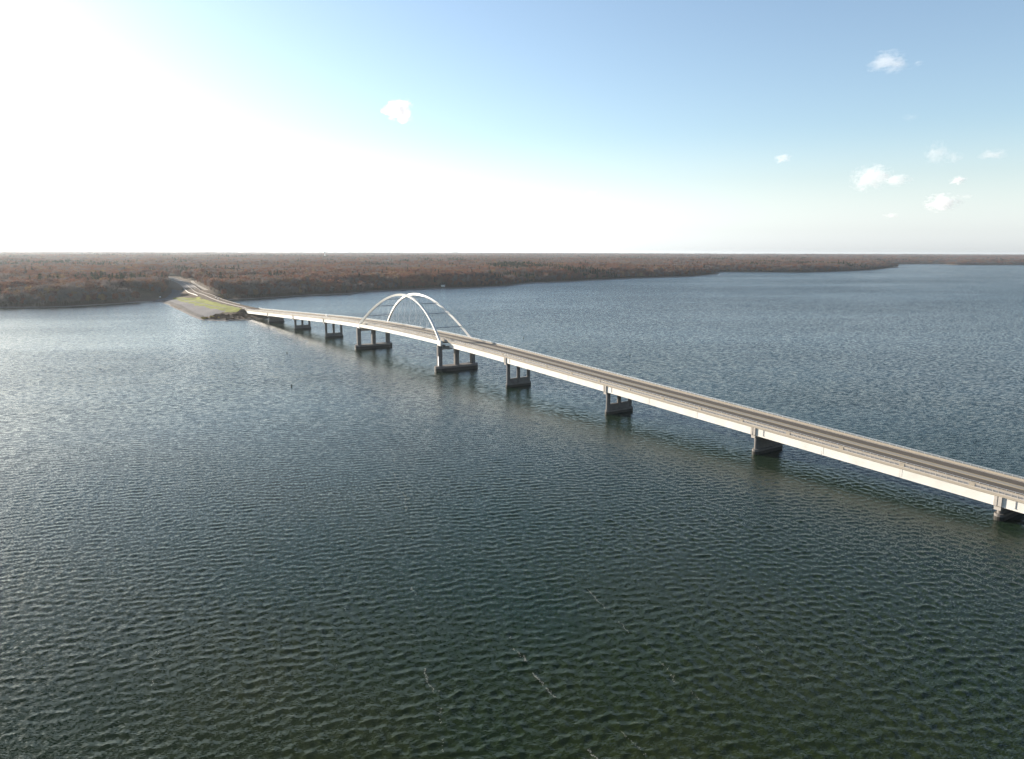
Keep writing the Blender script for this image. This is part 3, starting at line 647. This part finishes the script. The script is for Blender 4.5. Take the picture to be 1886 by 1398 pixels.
# shrubs on the embankment
def shrub_mesh(seed, m, r=1.6, n=90):
    g = np.random.default_rng(seed); V = []; F = []
    for i in range(n):
        d = g.normal(size=3); d /= np.linalg.norm(d); c = d*r*(.4+.6*g.random())*np.array([1, 1, .8]); c[2] = abs(c[2])+.2; s = .3+.2*g.random(); u = g.normal(size=3); u /= np.linalg.norm(u); v = np.cross(u, d); v /= np.linalg.norm(v)+1e-6
        b = len(V); V += [c-u*s, c+v*s, c+u*s]; F.append((b, b+1, b+2))
    me = bpy.data.meshes.new('shrub'); me.from_pydata([tuple(v) for v in V], [], F); me.materials.append(m); me.update(); return me
M_sy = mat('yellow_shrub', (.30, .22, .05), .9); M_sb = mat('brown_shrub', (.12, .08, .05), .9)
sm = [shrub_mesh(1, M_sy), shrub_mesh(2, M_sb), shrub_mesh(3, M_sb)]
def put_shrubs(poly, n, which, label, group, s0=1., s1=1.8):
    xs = [p[0] for p in poly]; ys = [p[1] for p in poly]; c = 0
    for _ in range(4000):
        x = random.uniform(min(xs), max(xs)); y = random.uniform(min(ys), max(ys))
        if not inside(np.array([x]), np.array([y]), poly)[0]: continue
        h, sd = height(np.array([x]), np.array([y]))
        if sd[0] < 3: continue
        if road_near(np.array([x]), np.array([y]), ROAD)[0][0] < 15.5: continue
        o = link('shrub', random.choice(which)); o.location = (x, y, h[0]+.2); s = random.uniform(s0, s1); o.scale = (s, s, s*random.uniform(.8, 1.2)); o.rotation_euler.z = random.random()*6
        tag(o, label, 'shrub', group); c += 1
        if c >= n: break
put_shrubs([(-447, 1042), (-432, 1052), (-420, 1040), (-428, 1026), (-440, 1030)], 12, [sm[0]], 'yellow leaved shrub at the foot of the grey gravel slope', 'yellow shrubs at the foot of the gravel slope', 1.2, 2.2)
put_shrubs([(-440, 1075), (-405, 1076), (-372, 1040), (-400, 1018), (-428, 1024)], 60, sm[1:], 'brown leafless shrub on the dark bank under the bridge end', 'brown shrubs on the bank by the bridge end', 1.0, 1.9)
put_shrubs([(-372, 1100), (-420, 1185), (-480, 1285), (-540, 1390), (-580, 1480), (-596, 1470), (-560, 1400), (-500, 1290), (-430, 1180), (-385, 1110)], 60, [sm[0], sm[1], sm[2]], 'small shrub on the bank right of the approach road', 'shrubs along the right of the approach road', .9, 2.0)

# ------------------------------------------------------------------ vehicles, houses, buoys
M_carw = mat('white_car_paint', (.78, .78, .76), .3, spec=.5); M_card = mat('dark_car_paint', (.03, .03, .035), .3, spec=.5)
M_glass = mat('car_glass', (.02, .025, .03), .08, spec=.6); M_tyre = mat('tyre_rubber', (.02, .02, .02), .9)
def car_parts(van=False):
    b = MB(); L_, W_ = 2.3, .92
    if van:
        sec = [(-2.6, .4, 1.0), (-2.6, .4, 2.2), (1.6, .4, 2.25), (2.4, .4, 1.3), (2.9, .4, 1.1), (2.9, .4, .45)]
        prof_ = [(-2.6, .4), (2.9, .4), (2.9, 1.1), (2.4, 1.3), (1.6, 2.25), (-2.6, 2.2)]
    else: prof_ = [(-2.25, .35), (2.25, .35), (2.25, .8), (1.1, .95), (-1.7, 1.0), (-2.25, .95)]
    b.quadgrid([[(x, -W_, z) for x, z in prof_], [(x, W_, z) for x, z in prof_]])
    c = MB()
    if van: c.quadgrid([[(1.62, -.8, 2.12), (2.38, -.8, 1.36), (2.46, -.8, 1.40), (1.70, -.8, 2.16)], [(1.62, .8, 2.12), (2.38, .8, 1.36), (2.46, .8, 1.40), (1.70, .8, 2.16)]])
    else: c.quadgrid([[(-1.6, y, .99), (1.05, y, .97), (.35, y*.85, 1.42), (-1.15, y*.85, 1.45)] for y in (-.82, .82)])
    wh = MB(); wh.tube((0, -.1, 0), (0, .1, 0), .33, 10)
    r = MB()
    if not van: r.box(-1.1, .3, -.68, .68, 1.45, 1.49)
    else: r.box(-2.5, 1.5, -.7, .7, 2.26, 2.3)
    return b.mesh('body'), c.mesh('windows'), wh.mesh('wheel'), r.mesh('roof')
CP = {False: car_parts(), True: car_parts(True)}
def car(loc, rz, label, van=False, dark=False, cat='car', group=None):
    bm_, cm, wm, rm = CP[van]; t = empty('parked_van' if van else 'car', loc, rz); pm_ = M_card if dark else M_carw
    for nm, me, mm in (('body', bm_, pm_), ('windows', cm, M_glass), ('roof', rm, pm_)):
        me = me.copy(); link(nm, me, mm, t)
    for x in (-1.45, 1.45):
        for y in (-.85, .85): o = link('wheel', wm, M_tyre, t); o.location = (x, y, .33)
    return tag(t, label, cat, group)
p = W(300, 9.6-2.6-3.3, prof(300)+.92)
p = W(372, 17.2+.5, prof(372)+.91); car(p, BR_ROT, 'white car driving on the bridge left of the arch')
def road_at(y, off):
    i = np.argmin(np.abs(RP[:, 1]-y)); t = RP[min(i+1, len(RP)-1)]-RP[i-1]; a = math.atan2(t[1], t[0]); n = (math.sin(a), -math.cos(a))
    return (RP[i, 0]+n[0]*off, RP[i, 1]+n[1]*off, RP[i, 2]+.02), a
for y, off, lb in ((1300, 7, 'white car nearest the bridge on the approach road'), (1345, 10, 'white car following another round the approach road curve'), (1610, 7, 'white car midway up the approach road'), (1830, 8, 'white car far up the approach road near the bend')):
    l, a = road_at(y, off); car(l, a, lb)
car((-1085, 2425, 15.2), .3, 'dark van parked on the grass by the road bend', True, True, 'van')
car((-1060, 2420, 15.2), 1.1, 'white van parked on the grass by the road bend', True, False, 'van')
car((-1103, 2436, 15.2), .8, 'dark car parked beside the vans at the road bend', False, True)
hh, _ = height(np.array([-712.]), np.array([1468.])); car((-712, 1468, hh[0]+.35), 2.4, 'white van parked in the shaded lot below the road', True, False, 'van')
M_wall = mat('house_siding', (.72, .71, .68), .7); M_roof = mat('house_roof', (.13, .12, .12), .8)
def house(x, y, s, rz, label, dz=0.):
    h, _ = height(np.array([float(x)]), np.array([float(y)])); t = empty('house', (x, y, h[0]+dz), rz); t.scale = (s, s, s)
    b = MB(); b.box(-6, 6, -4, 4, -2, 5.2); b.build('wall', M_wall, t)
    r = MB(); r.quadgrid([[(x_, -4.6, 5.2), (x_, 4.6, 5.2), (x_, 0, 8.2)] for x_ in (-6.5, 6.5)]); r.build('roof', M_roof, t)
    for wx in (-4, -1.2, 4):
        q = MB(); q.box(wx-.6, wx+.6, -4.06, -4.0, 1.2, 3.2); q.build('window', M_glass, t)
    q = MB(); q.box(1.2, 2.2, -4.06, -4.0, .1, 2.4); q.build('door', M_dark, t)
    return tag(t, label, 'house')
house(-394, 1818, .8, .5, 'small white house among the dark trees on the shore behind the arch', 0)
house(-189, 1986, .8, .3, 'small white house low on the shore right of the arch top', 0)
house(-845, 4960, 1.9, .2, 'white house standing out in the far wood above the arch', 1)
# water tower on the skyline
tw = empty('water_tower', (-1790, 7000, 30)); b = MB()
for a in range(6): b = MB(); b.tube((7*math.cos(a*1.047), 7*math.sin(a*1.047), 0), (5*math.cos(a*1.047), 5*math.sin(a*1.047), 52), .6, 6); b.build('leg', M_wall, tw)
b = MB(); b.quadgrid([[(r_*math.cos(2*math.pi*j/16), r_*math.sin(2*math.pi*j/16), z_) for j in range(16)] for r_, z_ in ((3, 49), (9, 53), (10.5, 57), (10, 61), (6, 65), (1, 67))]); b.build('tank', M_wall, tw)
b = MB(); b.tube((0, 0, 0), (0, 0, 50), 1.6, 10); b.build('column', M_wall, tw)
tag(tw, 'pale water tower rising over the wood on the skyline', 'water tower')
# channel buoys
M_buoy = mat('buoy_paint', (.03, .04, .035), .6)
for (x, y), lb in zip(((-215, 685), (-159, 513), (13, 815), (112, 681)), ('dark buoy on the water in front of the left arch pier', 'dark buoy on open water, nearest of the buoys', 'dark buoy just beyond the bridge deck right of the arch', 'dark buoy on the far water right of the arch shadow')):
    t = empty('channel_buoy', (x, y, 0)); b = MB(); b.quadgrid([[(r_*math.cos(2*math.pi*j/10), r_*math.sin(2*math.pi*j/10), z_) for j in range(10)] for r_, z_ in ((.45, -.5), (.5, 0), (.42, 1.3), (.3, 1.5))]); b.build('float', M_buoy, t)
    b = MB(); b.tube((0, 0, 1.5), (0, 0, 2.1), .25, 8, .02); b.build('topmark', M_buoy, t); tag(t, lb, 'buoy')
# foam in wind-aligned streaks
def foam():
    V = []; F = []; g = np.random.default_rng(3)
    for (ax, ay), (bx, by), dens, wd in (((2, 162), (16, 124), 9, .28), ((-1, 172), (2, 160), 3, .25), ((22, 198), (31, 170), 4, .3), ((33, 165), (41, 140), 2, .3), ((-57, 330), (-38, 255), 3.0, .45), ((-38, 255), (-30, 215), 1.5, .4), ((-21, 160), (-17, 146), 5, .25), ((-30, 205), (-26, 186), 2, .3),
                                         ((-17, 146), (-13, 126), 1.6, .3), ((60, 166), (67, 150), 2, .25), ((20, 135), (31, 116), 1.6, .3), ((-45, 190), (-40, 150), .8, .4), ((-90, 170), (-70, 125), .5, .5), ((95, 200), (110, 150), .6, .5), ((75, 330), (110, 250), .7, .6)):
        L_ = math.hypot(bx-ax, by-ay); n = int(L_*dens*2.2); ux, uy = (bx-ax)/L_, (by-ay)/L_
        t = g.random(n)*L_; keep = vnoise(t, t*0+ax, 5, 3.) > .42; t = t[keep]; n = len(t)
        off = (vnoise(t, t*0, 8+int(abs(ax)), 7.)-.5)*2.4+(vnoise(t, t*0, 18+int(abs(ax)), 1.7)-.5)*.8+g.normal(size=n)*wd*.5
        x = ax+ux*t-uy*off; y = ay+uy*t+ux*off; r = np.hypot(x, y)
        z, dx, dy = waves(x, y, r*.0021); f = wfade(r, np.arctan2(x, y))*(.66+.62*vnoise(x, y, 61, 34)*.6+.62*vnoise(x, y, 62, 90)*.5)*np.clip(1+x/900, .7, 1.1); x = x+dx*f*.9; y = y+dy*f*.9; z = z*f+.05
        for i in range(n):
            b = len(V); k = 5; s = .03+.085*g.random()**2
            for j in range(k): a = 6.283*j/k+g.random(); q = s*(.6+.8*g.random()); V.append((x[i]+math.cos(a)*q, y[i]+math.sin(a)*q*1.4, z[i]))
            F.append(tuple(range(b, b+k)))
    me = bpy.data.meshes.new('foam'); me.from_pydata(V, [], F); me.update(); return me
fo = link('foam', foam(), mat('foam_white', (.24, .24, .21), .9), kind='stuff'); tag(fo, 'thin broken streaks of pale foam drifting on the near water', 'foam')

# ------------------------------------------------------------------ haze and clouds
hb = MB(); hb.box(-26000, 26000, -26000, 26000, -4.5, 128); hz = hb.build('haze', None, None, 'stuff')
hm = bpy.data.materials.new('air_haze'); hm.use_nodes = True; t = hm.node_tree; t.nodes.remove(t.nodes['Principled BSDF'])
pv = t.nodes.new('ShaderNodeVolumePrincipled'); pv.inputs['Color'].default_value = (.84, .92, 1, 1); pv.inputs['Density'].default_value = 1.9e-5; pv.inputs['Anisotropy'].default_value = .4
t.links.new(pv.outputs[0], t.nodes['Material Output'].inputs['Volume']); hz.data.materials.append(hm)
tag(hz, 'thin blue haze lying over the far woods', 'haze')
def cloud_mat(dens, scale, seed):
    m = bpy.data.materials.new('cloud_vapour'); m.use_nodes = True; t = m.node_tree; N = t.nodes; L = t.links; N.remove(N['Principled BSDF'])
    v = N.new('ShaderNodeVolumePrincipled'); v.inputs['Color'].default_value = (.94, .94, .95, 1); v.inputs['Anisotropy'].default_value = .35
    tc = N.new('ShaderNodeTexCoord'); n = N.new('ShaderNodeTexNoise'); n.noise_dimensions = '4D'; n.inputs['W'].default_value = seed; n.inputs['Scale'].default_value = scale; n.inputs['Detail'].default_value = 7; n.inputs['Roughness'].default_value = .68
    L.new(tc.outputs['Object'], n.inputs['Vector'])
    # density falls off towards the lobes' edge
    ds = N.new('ShaderNodeVectorMath'); ds.operation = 'LENGTH'; L.new(tc.outputs['Object'], ds.inputs[0])
    f = N.new('ShaderNodeMapRange'); f.inputs[1].default_value = .25; f.inputs[2].default_value = 1.0; f.inputs[3].default_value = .62; f.inputs[4].default_value = .16; L.new(ds.outputs['Value'], f.inputs[0])
    a = N.new('ShaderNodeMath'); a.operation = 'MULTIPLY_ADD'; L.new(n.outputs['Fac'], a.inputs[0]); a.inputs[1].default_value = 1.9; L.new(f.outputs[0], a.inputs[2])
    mr = N.new('ShaderNodeMapRange'); mr.inputs[1].default_value = 1.30; mr.inputs[2].default_value = 1.70; mr.inputs[3].default_value = 0; mr.inputs[4].default_value = dens; L.new(a.outputs[0], mr.inputs[0])
    L.new(mr.outputs[0], v.inputs['Density']); L.new(v.outputs[0], N['Material Output'].inputs['Volume']); return m
bm = bmesh.new(); bmesh.ops.create_icosphere(bm, subdivisions=2, radius=1.0); cme = bpy.data.meshes.new('cloud'); bm.to_mesh(cme); bm.free()
CLOUDS = [  # pixel centre, pixel width and height, density, label
    (734, 204, 62, 44, 1.0, 'bright white cloud high on the left, over the arch'), (1638, 116, 88, 46, .45, 'soft two lobed cloud, highest on the right of the sky'),
    (1606, 328, 78, 52, .8, 'largest low cloud on the right, puffy with a trailing tail'), (1652, 332, 56, 24, .4, 'thin grey tail trailing right of the largest low cloud'),
    (1726, 282, 50, 46, .3, 'faint pinkish cloud above the small puff'), (1757, 290, 34, 26, .2, 'faint ragged wisp right of the pinkish cloud'),
    (1829, 285, 50, 24, .4, 'small faint cloud nearest the right edge of the sky'), (1765, 333, 32, 19, .6, 'tiny round cloud puff with a wispy right side'),
    (1735, 373, 66, 36, 1.0, 'compact bright cloud with a grey base, low on the right'), (1442, 292, 34, 19, .5, 'tiny lone cloud in the middle of the right sky'),
    (1642, 397, 30, 10, .35, 'small flat cloud closest above the right horizon'), (1778, 362, 30, 9, .15, 'faint sliver of cloud above the compact bright cloud'),
    (1088, 358, 26, 14, .25, 'very faint cloud low over the far shore middle'), (1676, 216, 28, 18, .07, 'barely visible wisp beneath the highest right cloud'),
    (1692, 116, 22, 12, .1, 'faint scrap beside the soft two lobed cloud')]
mwc = np.array(cam.matrix_world.to_3x3())
for i, (px, py, pw, ph, dn, lb) in enumerate(CLOUDS):
    d = Vector(mwc @ np.array([(px-943)/1332, -(py-699)/1332, -1.])); tt = (1300+90*(i % 4)-CAMZ)/d.z; loc = Vector((0, 0, CAMZ))+d*tt; s = tt/1332*math.sqrt(1)
    me = cme.copy(); o = link('cloud', me, cloud_mat(dn*(9 if i == 0 else 6.5 if py > 300 else 4.0)/(pw*s), 1.7+.2*(i % 3), i*3.7)); o.location = loc
    o.scale = (pw*s*.56, pw*s*.42, ph*s*.56); o.rotation_euler.z = -math.atan2(d.x, d.y); tag(o, lb, 'cloud')
